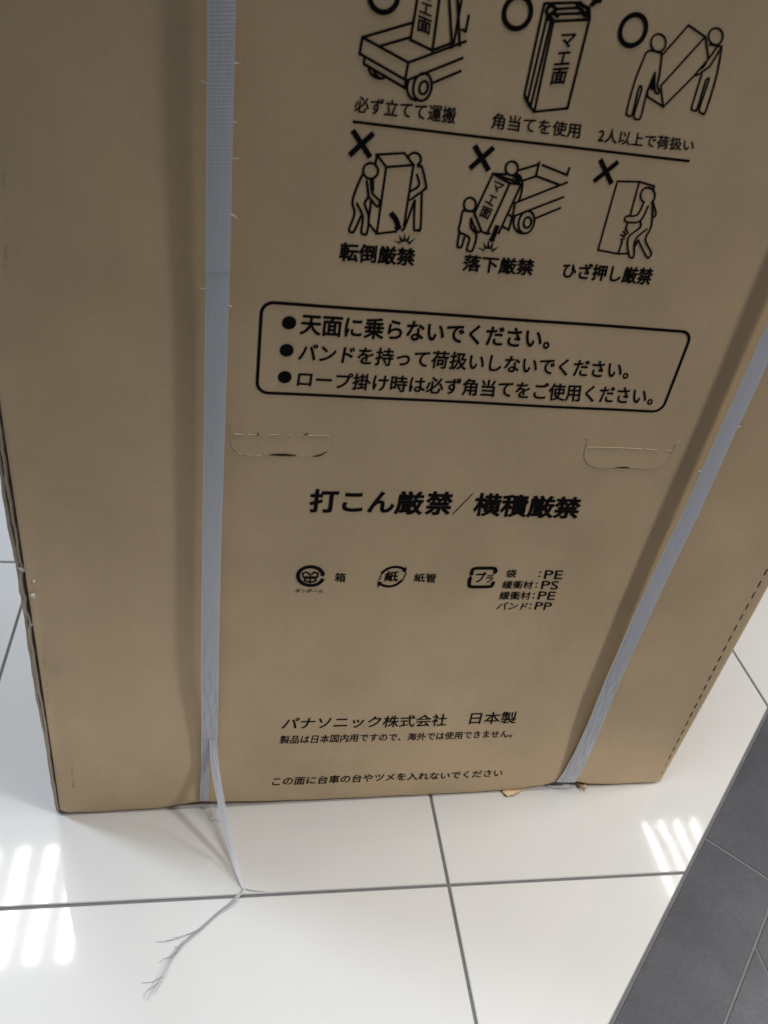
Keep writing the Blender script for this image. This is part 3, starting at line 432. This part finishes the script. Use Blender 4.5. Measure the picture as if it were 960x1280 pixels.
class Ink:
    def __init__(s): s.v, s.f = [], []
    def add(s, v2, f, extra=0.0):
        lay[0] = (lay[0]+1) % 12; o = len(s.v); e = INKD+lay[0]*.000012+extra
        for x, z in v2: s.v.append(L(x/1000, z/1000, bulge(x/1000, z/1000)+e))
        s.f += [[o+i for i in ff] for ff in f]
    def stroke(s, wd, sm, closed, pts):
        if sm: pts = smooth_pts(pts, closed)
        s.add(*ribbon(pts, wd, closed))
    def fill(s, pts):
        a = sum(p[0]*q[1]-q[0]*p[1] for p, q in zip(pts, pts[1:]+pts[:1]))
        if a < 0: pts = pts[::-1]
        s.add(pts, [list(range(len(pts)))])
    def ring(s, c, ro, ri, n=64):
        v = []
        for k in range(n): a = 2*math.pi*k/n; v += [(c[0]+ro*math.cos(a), c[1]+ro*math.sin(a)), (c[0]+ri*math.cos(a), c[1]+ri*math.sin(a))]
        s.add(v, [[2*k, 2*((k+1) % n), 2*((k+1) % n)+1, 2*k+1] for k in range(n)])
    def text(s, body, bold, quad):
        me = glyphs(body)
        xs = [v[0] for v in me[0]]; ys = [v[1] for v in me[0]]
        x0, x1, y0, y1 = min(xs), max(xs), min(ys), max(ys)
        tl, tr, br, bl = quad; out = []
        for x, y in me[0]:
            s_, t_ = (x-x0)/(x1-x0), (y-y0)/(y1-y0)
            out.append(tuple((1-t_)*((1-s_)*bl[c]+s_*br[c]) + t_*((1-s_)*tl[c]+s_*tr[c]) for c in (0, 1)))
        s.add(out, me[1])
        # heavier weight: ink grown evenly outward from every outline
        per = abs(tl[1]-bl[1])*(.0275*bold+.006)
        if per > .05:
            for lp in me[2]: s.add(*ribbon([out[i] for i in lp], per, 1))
    def build(s, name, label=None):
        o = mesh_obj(name, s.v, s.f, INK, box)
        if label: o['label'] = label
        return o
_tc = {}
def glyphs(body):
    """vertices, faces and outline loops of a line of text"""
    if body in _tc: return _tc[body]
    cu = bpy.data.curves.new('lettering', 'FONT'); cu.body = body; cu.resolution_u = 3; cu.fill_mode = 'FRONT'
    o = bpy.data.objects.new('lettering', cu); C.objects.link(o)
    bpy.context.view_layer.update(); dg = bpy.context.evaluated_depsgraph_get(); ev = o.evaluated_get(dg)
    me = ev.to_mesh(); bm = bmesh.new(); bm.from_mesh(me); ev.to_mesh_clear()
    bmesh.ops.remove_doubles(bm, verts=bm.verts, dist=1e-5)
    bm.verts.index_update()
    v = [(p.co.x, p.co.y) for p in bm.verts]
    f = [[q.index for q in p.verts] for p in bm.faces]
    f = [p if sum(v[i][0]*v[j][1]-v[j][0]*v[i][1] for i, j in zip(p, p[1:]+p[:1])) > 0 else p[::-1] for p in f]
    nxt = {}
    for e in bm.edges:
        if len(e.link_faces) == 1: a, b = e.verts[0].index, e.verts[1].index; nxt.setdefault(a, []).append(b); nxt.setdefault(b, []).append(a)
    loops, seen = [], set()
    for st in nxt:
        if st in seen: continue
        lp, cur, prev = [st], st, None; seen.add(st)
        while True:
            c_ = [q for q in nxt[cur] if q not in seen]
            if not c_: break
            cur = c_[0]; seen.add(cur); lp.append(cur)
        if len(lp) > 3: loops.append(lp)
    bm.free(); bpy.data.objects.remove(o); bpy.data.curves.remove(cu)
    _tc[body] = (v, f, loops); return _tc[body]
T = P['texts']
lines = [([0], 'caption under the truck pictogram'), ([1], 'caption under the pictogram of the padded carton'), ([2], 'caption under the pictogram of two carriers'),
 ([3], 'bold caption under the tipping pictogram'), ([4], 'bold caption under the dropping pictogram'), ([5], 'bold caption under the knee pictogram'),
 ([6], 'top line inside the frame'), ([7], 'middle line inside the frame'), ([8], 'bottom line inside the frame'), ([9, 10, 11], 'large bold line below the frame'),
 ([12], 'tiny word under the round recycling mark'), ([13], 'single word beside the round recycling mark'), ([15], 'two-character word beside the oval recycling mark'),
 ([18], 'first word of the plastics list'), ([19, 20], 'first letter code of the plastics list'), ([21, 22, 23], 'second line of the plastics list'), ([24, 25, 26], 'third line of the plastics list'), ([27, 28, 29], 'last line of the plastics list'),
 ([30], 'maker line near the bottom'), ([31], 'country of origin beside the maker line'), ([32], 'small line under the maker line'), ([33], 'lowest printed line')]
for ids, lab in lines:
    k = Ink()
    for i in ids: k.text(*T[i])
    if 9 in ids: k.stroke(*P['strokes']['slash'][0])
    k.build('printed_text', lab)
names = {'truck': 'pictogram of a carton standing upright on a truck bed', 'corner_pads': 'pictogram of a roped carton with corner pads', 'two_carriers': 'pictogram of two people carrying a carton',
 'tipping': 'pictogram of a carton tipping between two people', 'dropping': 'pictogram of a carton dropping off a truck', 'knee_push': 'pictogram of a person kneeing a carton'}
mini = {'truck': 'A', 'corner_pads': 'B', 'dropping': 'E'}
for n_, lab in names.items():
    k = Ink()
    for st in P['strokes'][n_]: k.stroke(*st)
    for fpts in P['fills'].get(n_, []): k.fill(fpts)
    for t_ in P['minis'].get(mini.get(n_), []): k.text(*t_)
    k.build('pictogram', lab)
for c_ in P['rings']: k = Ink(); k.ring(c_, 11.4, 8.0); k.build('circle_mark')
for n_ in (0, 2, 4):
    k = Ink()
    for st in P['strokes']['crosses'][n_:n_+2]: k.stroke(*st)
    k.build('cross_mark')
k = Ink(); k.stroke(*P['strokes']['rule'][0]); k.build('printed_rule')
f = P['frame']; k = Ink()
x0, x1, z0, z1, rr = -267.3, 121.5, 613.4, 696.9, 10.0
fr = []
for cx, cz, a0 in ((x1-rr, z1-rr, 0), (x0+rr, z1-rr, 90), (x0+rr, z0+rr, 180), (x1-rr, z0+rr, 270)):
    for a in range(0, 91, 15): fr.append((cx+rr*math.cos(R(a0+a)), cz+rr*math.sin(R(a0+a))))
k.stroke(2.7, 0, 1, fr); k.build('printed_frame')
for c_ in P['bul']:
    k = Ink(); k.fill([(c_[0]+5.9*math.cos(2*math.pi*a/32), c_[1]+5.9*math.sin(2*math.pi*a/32)) for a in range(32)]); k.build('bullet_dot')
for n_, lab, tx in (('carton_mark', 'round recycling mark for corrugated board', []), ('paper_mark', 'oval two-arrow recycling mark for paper', [14]), ('plastic_mark', 'square two-arrow recycling mark for plastic', [16, 17])):
    k = Ink()
    for st in P['strokes'][n_]: k.stroke(*st)
    for fpts in P['fills'].get(n_, []): k.fill(fpts)
    for i in tx: k.text(*T[i])
    k.build('recycling_mark', lab)
k = Ink()
for i in range(-22, 46):
    z = 409.0 + i*18.15
    if z > 1050: break
    if z < 26: continue
    u = 331.0 + (z < 300)*(300-z)*.0285
    g = .7 if z < 60 else 1.0
    k.stroke(1.35*g, 0, 0, [(u, z-4.4*g), (u-.1, z+4.4*g)])
k.build('dashed_line')

# ------------------------------------------------------------------ hand-hole flaps
def to3(pts, d): return [L(x/1000, z/1000, bulge(x/1000, z/1000)+d) for x, z in pts]
for o_, f_ in zip(P['hole_o'], P['hole_f']):
    # flap: from the fold line at the top down to the cut outline, its lower lip standing slightly proud
    cut = smooth_pts(o_, 0, 3)
    zf = lambda x: interp(sorted(map(tuple, f_)), x)
    low = [p for p in cut if p[1] < zf(p[0])-.4]
    top = [(f_[-1][0]+(f_[0][0]-f_[-1][0])*i/12, zf(f_[-1][0]+(f_[0][0]-f_[-1][0])*i/12)) for i in range(13)]
    vs_, fs = [], []; n = len(low); zt = max(p[1] for p in top); zl = min(p[1] for p in low)
    for m in range(5):
        for p in low:
            x = p[0]; z = zf(x) + (p[1]-zf(x))*m/4
            d = .00008 + (.00022 if f_[0][0] < 0 else .00042)*(m/4)**1.4
            vs_.append(L(x/1000, z/1000, bulge(x/1000, z/1000)+d))
    for p in low: vs_.append(L(p[0]/1000, p[1]/1000, bulge(p[0]/1000, p[1]/1000)-.002))
    for m in range(5):
        for i in range(n-1): fs.append([m*n+i, (m+1)*n+i, (m+1)*n+i+1, m*n+i+1])
    fl = mesh_obj('hand_hole_flap', vs_, fs, CARD, box)
    # raised torn paper along the cut and the fold
    vv, ff = [], []
    def tear(pts, wd, h, keep):
        rnd = random.Random(int(pts[0][0]*10)); seg = []
        dens = smooth_pts(pts, 0, 6)
        v2, f2 = ribbon(dens, 1.0, 0)
        for q, (a, b) in enumerate(zip(v2[::2], v2[1::2])):
            mx, mz = (a[0]+b[0])/2, (a[1]+b[1])/2; dx, dz = a[0]-mx, a[1]-mz
            w_ = wd*rnd.uniform(.45, 1.15)
            base = len(vv)
            for s_, hh in ((-1, 0), (0, h*rnd.uniform(.5, 1.2)), (1, 0)):
                x, z = mx+dx*2*w_*s_, mz+dz*2*w_*s_
                vv.append(L(x/1000, z/1000, bulge(x/1000, z/1000)+.00045+hh if hh else bulge(x/1000, z/1000)+.0001))
            if q and rnd.random() < keep:
                ff.append([base-3, base-2, base+1, base]); ff.append([base-2, base-1, base+2, base+1])
    tear(o_, .5, .00018, .38 if f_[0][0] < 0 else .62); tear(f_, .34, .00016, .5 if f_[0][0] < 0 else .75)
    mesh_obj('torn_rim', vv, ff, TORN, fl)
SLIT_SHADE = m_plain('painted_slit_shade', (.05, .036, .025), .9, .1)  # dark strips laid on the face, painting the shade inside the torn slits
for i, sl in enumerate(P['slit']):
    wd = [2.4, 2.0, 1.6, 1.8, 1.4][i]; vv, ff = [], []
    dens = smooth_pts(sl, 0, 6); n = len(dens)
    for q, (x, z) in enumerate(dens):
        k_ = wd*math.sin(math.pi*min(.97, max(.03, (q+.3)/n)))*.5
        for s_ in (-1, 1): vv.append(L(x/1000, (z+s_*k_)/1000, bulge(x/1000, z/1000)+.00075))
        if q: ff.append([2*q-2, 2*q-1, 2*q+1, 2*q][::-1])
    mesh_obj('torn_slit_shade', vv, ff, SLIT_SHADE, box)
# grubby rubs on the board
def m_scuff():
    t = NT('grubby_rub'); v = t.coord('Object'); n = t.noise(v, 130, 5, .7)
    r = t.ramp(n, 'Fac', [(.42, (0, 0, 0)), (.78, (.34, .34, .34))]); t.l(r, 'Color', t.b, 'Alpha')
    t.b.inputs['Base Color'].default_value = (.16, .13, .10, 1); t.b.inputs['Roughness'].default_value = .9; t.b.inputs['Specular IOR Level'].default_value = .05
    return t.m
SCUFF = m_scuff()
for pts, wd in (([(-469.5, 318), (-471.2, 300), (-472.6, 280), (-473.2, 262)], 2.6), ([(-473.5, 250), (-474.3, 232), (-474.9, 212)], 2.4), ([(-453.5, 779), (-454.4, 771)], 3.0), ([(-458.2, 726), (-459.6, 714), (-460.2, 703)], 2.4),
                ([(-457, 120), (-458.5, 92), (-459.2, 58)], 2.6)):
    k = Ink(); k.stroke(wd, 1, 0, pts); o = k.build('scuff_mark'); o.data.materials[0] = SCUFF

# ------------------------------------------------------------------ straps
def band(name, rows, parent, org, th=.0007, mat=STRAP, n=5, crown=.0004, under=None):
    """rows: (left point, right point, v) world vectors, top to bottom; a thin closed band"""
    vs_, uv, fs = [], [], []
    for a, b, v in rows:
        t = (b-a); wdt = t.length
        for side in (1, -1):
            for k in range(n):
                s = k/(n-1); p = a+t*s; nrm = rows_n(rows, a)
                vs_.append(tuple(p + nrm*(th/2*side + crown*(1-(2*s-1)**2)) - org)); uv.append((s*.019, v))
    m = 2*n
    for i in range(len(rows)-1):
        for k in range(n-1):
            fs.append([(i+1)*m+k, (i+1)*m+k+1, i*m+k+1, i*m+k])
            fs.append([i*m+n+k, i*m+n+k+1, (i+1)*m+n+k+1, (i+1)*m+n+k])
        fs.append([i*m, i*m+n, (i+1)*m+n, (i+1)*m]); fs.append([(i+1)*m+n-1, (i+1)*m+2*n-1, i*m+2*n-1, i*m+n-1])
    return mesh_obj(name, vs_, fs, mat, parent, smooth=False, uv=uv)
def rows_n(rows, a):
    i = next(k for k, r in enumerate(rows) if r[0] is a)
    j0, j1 = max(0, i-1), min(len(rows)-1, i+1)
    al = (rows[j1][0]+rows[j1][1]-rows[j0][0]-rows[j0][1]); ac = rows[i][1]-rows[i][0]
    nn = ac.cross(al); nn.normalize()
    return -nn if nn.dot(Vector((sa, -ca, .35))) < 0 else nn
def dens_rows(tab, step=.012):
    """smooth a table of (u0, z0, u1, z1, d) in mm and sample it densely"""
    out = []
    n = len(tab)
    for i in range(n-1):
        p = [tab[max(0, min(n-1, i+k))] for k in (-1, 0, 1, 2)]
        m = max(1, int(abs(tab[i][1]-tab[i+1][1])/1000/step))
        for k in range(m):
            t = k/m
            out.append([p[1][c]+(p[2][c]-p[1][c])*t if c != 4 else .5*(2*p[1][c]+(p[2][c]-p[0][c])*t+(2*p[0][c]-5*p[1][c]+4*p[2][c]-p[3][c])*t*t+(3*p[1][c]-p[0][c]-3*p[2][c]+p[3][c])*t**3) for c in range(5)])
    out.append(list(tab[-1])); return out
LS = [[-316.0,1150,-298,1152,17],[-314.5,930.2,-296.5,932.6,16.0],[-314.0,904.4,-296.0,906.7,15.5],[-313.2,795.1,-295.0,796.9,14.5],[-312.3,727,-294.0,728.2,14.3],[-312.2,723.5,-294.0,724.6,13.6],[-311.9,655.6,-293.9,656.8,13.5],[-311.7,562.0,-293.6,562.7,13.0],[-311.7,451.9,-293.5,452.2,12.5],[-311.2,344.3,-292.6,344.0,12.0],[-310.3,256.3,-291.3,255.7,10.0],[-309.1,184.8,-290.1,183.8,7.0],[-308.9,160,-289.9,159.4,6.2],[-308.8,150,-290.0,149.5,5.9]]
LB = [[-308.9,158,-299.3,157.6,5.3],[-308.8,139.0,-298.9,138.4,5.5],[-308.7,90.7,-298.6,89.9,4.0],[-309.0,48.7,-298.6,47.8,3.0],[-309.4,20.0,-298.5,19.4,1.7]]
RS = [[186.0,1150,205,1152,16],[183.9,900,202.6,902,13],[183.4,770.6,202.0,772.1,12.0],[183.2,702.8,201.9,704.2,11.5],[183.0,618.7,201.6,619.5,11.5],[182.7,606.9,200.8,607.6,11.5],[181.9,501.8,201.6,502.3,11.5],[179.8,435.2,200.1,435.4,11.0],[177.8,363.0,198.8,362.8,11.0],[178.4,240.0,199.2,239.3,10.0],[181.2,162.6,202.6,161.6,9.0],[183.0,92.7,206.8,91.1,6.0],[181.6,45.0,208.4,42.9,3.2],[178.6,20.8,207.2,18.0,1.6]]
def wr(tab): return [(W(r[0]/1000, r[1]/1000, r[4]/1000), W(r[2]/1000, r[3]/1000, r[4]/1000), r[1]/1000) for r in dens_rows(tab)]
def strap_thing(label, loc):
    o = empty('packing_strap', loc); tag(o, label, 'strap', 'plastic straps round the carton'); return o
org = W(-.3, 0, .002)
s1 = strap_thing('pale grey plastic strap on the left, its split frayed end trailing on the floor', org)
rows1 = wr(LS)
band('band', rows1, s1, org)
tail = wr(LB); e_ = tail[-1]
tail.append((W(-.3094, .0125, -.006), W(-.2984, .0118, -.006), -.01)); tail.append((W(-.3094, .0105, -.05), W(-.2984, .0100, -.05), -.05))
band('band_tail', tail, s1, org, n=3, crown=.0001)
# the loose half: leaves the face near z = 0.18 and bends down to the floor
ST = [(-.2950,.1153,.1680,.0086),(-.2949,.1150,.1520,.0090),(-.2946,.1140,.1430,.0092),(-.2932,.1105,.1206,.0094),(-.2900,.1040,.0933,.0094),(-.2837,.0905,.0637,.0090),(-.2769,.0700,.0408,.0084),(-.2665,.0430,.0165,.0068),(-.2580,.0200,.0060,.0048),(-.2535,.0090,.0012,.0030)]
def strip_rows(st, across=None, step=6):
    out = []; n = len(st)
    for i in range(n-1):
        p = [st[max(0, min(n-1, i+k))] for k in (-1, 0, 1, 2)]
        for k in range(step):
            t = k/step
            out.append([.5*(2*p[1][c]+(p[2][c]-p[0][c])*t+(2*p[0][c]-5*p[1][c]+4*p[2][c]-p[3][c])*t*t+(3*p[1][c]-p[0][c]-3*p[2][c]+p[3][c])*t**3) for c in range(4)])
    out.append(list(st[-1])); rows = []
    for i, q in enumerate(out):
        a, b = out[max(0, i-1)], out[min(len(out)-1, i+1)]
        tg = Vector((b[0]-a[0], b[1]-a[1], b[2]-a[2]))
        ac = Vector(across) if across else Vector((tg.y, -tg.x, 0))*-1
        ac = ac - tg*(ac.dot(tg)/max(1e-12, tg.dot(tg))); ac.normalize()
        if across is None and ac.length == 0: ac = Vector((1, 0, 0))
        c_ = Vector(q[:3]); rows.append((c_-ac*q[3]/2, c_+ac*q[3]/2, q[2]))
    return rows
band('loose_strand', strip_rows(ST, (.95, .25, 0)), s1, org, th=.0005, n=3, crown=.0002)
def fibre(pts, w0, w1, z0=.0007, parent=s1, mat=FIBRE, jit=.0008, name='frayed_thread', seed=1):
    rnd = random.Random(seed); st = []
    n = len(pts)
    for i, p in enumerate(pts):
        z = p[2] if len(p) > 2 else z0+rnd.uniform(0, .0008)
        st.append((p[0]+rnd.uniform(-jit, jit), p[1]+rnd.uniform(-jit, jit), z, w0+(w1-w0)*i/(n-1)))
    return band(name, strip_rows(st, None, 4), parent, org, th=.0003, mat=mat, n=2, crown=0)
TH = [(-.2535,.0085),(-.2560,.0045),(-.2600,-.0015),(-.2664,-.0095),(-.2755,-.0162),(-.2846,-.0228),(-.3021,-.0386),(-.3192,-.0529),(-.3313,-.0680),(-.3410,-.0878),(-.3499,-.1020),(-.3540,-.1114)]
fibre([(x+.001, y+.001) for x, y in TH[:6]], .0050, .0009, seed=2, mat=STRAP)
fibre(TH, .0020, .0004, .0014, seed=3, jit=.0006)
fibre([(x-.0012, y+.0008) for x, y in TH[2:9]], .0014, .0003, .0019, seed=4)
fibre([(x+.0014, y-.0010) for x, y in TH[1:7]], .0012, .0003, .0010, seed=14, mat=STRAP)
fibre([(x+.0004-.0010*i, y+.0010-.0001*i) for i, (x, y) in enumerate(TH[5:11])], .0007, .0002, .0016, seed=15)
fibre([(x-.0006+.0009*i, y-.0008-.0003*i) for i, (x, y) in enumerate(TH[6:11])], .0006, .0002, .0012, seed=19)
fibre([(-.3000,-.0365),(-.3100,-.0415),(-.324,-.0454),(-.337,-.0478),(-.350,-.0491)], .0014, .0003, seed=5)
fibre([(-.3040,-.0395),(-.3150,-.0430),(-.326,-.0462),(-.336,-.0480),(-.343,-.0497)], .0010, .0003, seed=6, mat=STRAP)
fibre([(-.3060,-.0412),(-.3140,-.0420),(-.322,-.0440),(-.332,-.0445)], .0006, .0003, seed=16)
fibre([(-.340,-.0870),(-.3460,-.0897),(-.3508,-.0912),(-.3617,-.0913)], .0009, .0003, seed=7)
fibre([(-.344,-.0930),(-.3500,-.0975),(-.3555,-.1015),(-.3585,-.1080)], .0006, .0003, seed=17)
fibre([(-.2534,.0100),(-.2500,.0080),(-.2429,.0050),(-.2360,.0042),(-.2287,.0042)], .0014, .0003, seed=8)
fibre([(-.3170,-.0510),(-.3250,-.0560),(-.3290,-.0560)], .0007, .0003, seed=9)
fibre([(-.3260,-.0620),(-.3330,-.0665),(-.3400,-.0680),(-.3450,-.0720)], .0006, .0003, seed=18)
rnd = random.Random(11)
for k in range(5):      # fine hairs where the band tears over the carton's lower edge
    x = -.2955+.0028*k+rnd.uniform(-.001, .001); h = rnd.uniform(.010, .022)
    fibre([(x, .116, h), (x-.001+rnd.uniform(-.003, .003), .110, h*.5), (x+rnd.uniform(-.004, .004), .104, .0025), (x+rnd.uniform(.0, .007), .100, .0012), (x+.006+rnd.uniform(0, .006), .104, .004)], .0004, .0002, seed=20+k, jit=.0004, mat=STRAP, name='fibre')
vv, ff = [], []
def hairs(rows, zs, seed):
    rnd = random.Random(seed); out = []
    for z, side in zs:
        r = min(rows, key=lambda q: abs(q[2]-z)); base = r[1] if side > 0 else r[0]
        ln = rnd.uniform(.0025, .0055); up = rnd.uniform(-.5, .4)
        p = [base + Vector((side*ln*t*ca, -.0006*t, ln*up*t*t*1.5)) for t in (-.15, .4, .75, 1)]
        out.append([(q.x, q.y, q.z) for q in p])
    return out
for q, hp in enumerate(hairs(rows1, [(.872, 1), (.868, 1), (.860, -1), (.826, 1), (.812, 1), (.771, 1), (.768, 1), (.716, -1), (.700, 1), (.925, -1)], 5)):
    fibre(hp, .0009, .0004, seed=40+q, jit=.0003, mat=STRAP, name='fibre')
org2 = W(.195, 0, .002)
s2 = strap_thing('pale grey plastic strap on the right, unbroken and running under the bottom edge', org2)
rows2 = wr(RS)
rows2.append((W(.1770, .0165, -.004), W(.2062, .0140, -.004), -.01)); rows2.append((W(.1765, .0150, -.05), W(.2058, .0125, -.05), -.05))
band('band', rows2, s2, org2)
org = org2
for q, hp in enumerate(hairs(rows2, [(.607, -1), (.604, 1), (.556, -1)], 8)): fibre(hp, .0011, .0006, seed=60+q, jit=.0002, mat=STRAP, name='fibre', parent=s2)

# ------------------------------------------------------------------ little things on and beside the carton
def lump(name, loc, r, mat, seed, sq=(1, 1, 1)):
    rnd = random.Random(seed); bm = bmesh.new(); bmesh.ops.create_icosphere(bm, subdivisions=2, radius=r)
    for v in bm.verts: k = 1+rnd.uniform(-.18, .18); v.co = Vector((v.co.x*sq[0]*k, v.co.y*sq[1]*k, v.co.z*sq[2]*k))
    me = bpy.data.meshes.new(name); bm.to_mesh(me); bm.free(); me.materials.append(mat)
    o = bpy.data.objects.new(name, me); C.objects.link(o); o.location = loc; return o
for q, (u, z, d, r, lab) in enumerate([(-.4812, .405, -.004, .0029, 'white foam crumb, largest and highest of those on the left edge of the carton'), (-.4840, .373, -.012, .0024, 'white foam crumb on the outer board layer of the left edge'), (-.4742, .374, .0007, .0024, 'white foam crumb on the front face beside the left edge'), (-.4806, .331, -.004, .0020, 'white foam crumb, lowest of those in the gap of the left edge'), (-.4717, .393, .0004, .0014, 'faintest foam speck on the front face near the left edge')]):
    o = lump('foam_crumb', W(u, z, d), r, WHITE_FOAM, 70+q, (1, .8, 1.25)); tag(o, lab, 'foam crumb', 'foam crumbs on the left edge')
def shard(name, pts, th, mat, label, cat, z=(0, 0, 0, 0), k=.0012):
    n = len(pts); cx = sum(p[0] for p in pts)/n; cy = sum(p[1] for p in pts)/n
    top = [(p[0]-cx, p[1]-cy, th+z[i % len(z)]) for i, p in enumerate(pts)]; bt = [(a, b, max(0.0, c_-th)) for a, b, c_ in top]
    fs = [list(range(n)), list(range(2*n-1, n-1, -1))] + [[i+n, (i+1) % n+n, (i+1) % n, i] for i in range(n)]
    o = mesh_obj(name, top+bt, fs, mat); o.location = (cx, cy, .0004); tag(o, label, cat); return o
shard('cardboard_scrap', [(.1030, .1290), (.1075, .1205), (.1120, .1222), (.1190, .1218), (.1375, .1330), (.1300, .1420), (.1090, .1410)], .0016, CARD, 'small torn brown cardboard scrap poking out under the front edge left of the right strap', 'cardboard scrap', (.001, .003, .002, .004, 0, 0, 0))
shard('strap_scrap', [(.1640, .1420), (.1740, .1345), (.1880, .1325), (.2040, .1318), (.2060, .1400), (.1800, .1480)], .0008, STRAP, 'flat grey strap scrap on the floor under the right strap', 'strap scrap', (0, .0005, .001, .0006, 0, 0))
shard('torn_flake', [(.2175, .1400), (.2205, .1300), (.2230, .1250), (.2262, .1262), (.2268, .1330), (.2300, .1420)], .0012, TORN, 'pale torn paper flake curling out beside the foot of the right strap', 'paper flake', (0, .006, .004, .009, .007, 0))
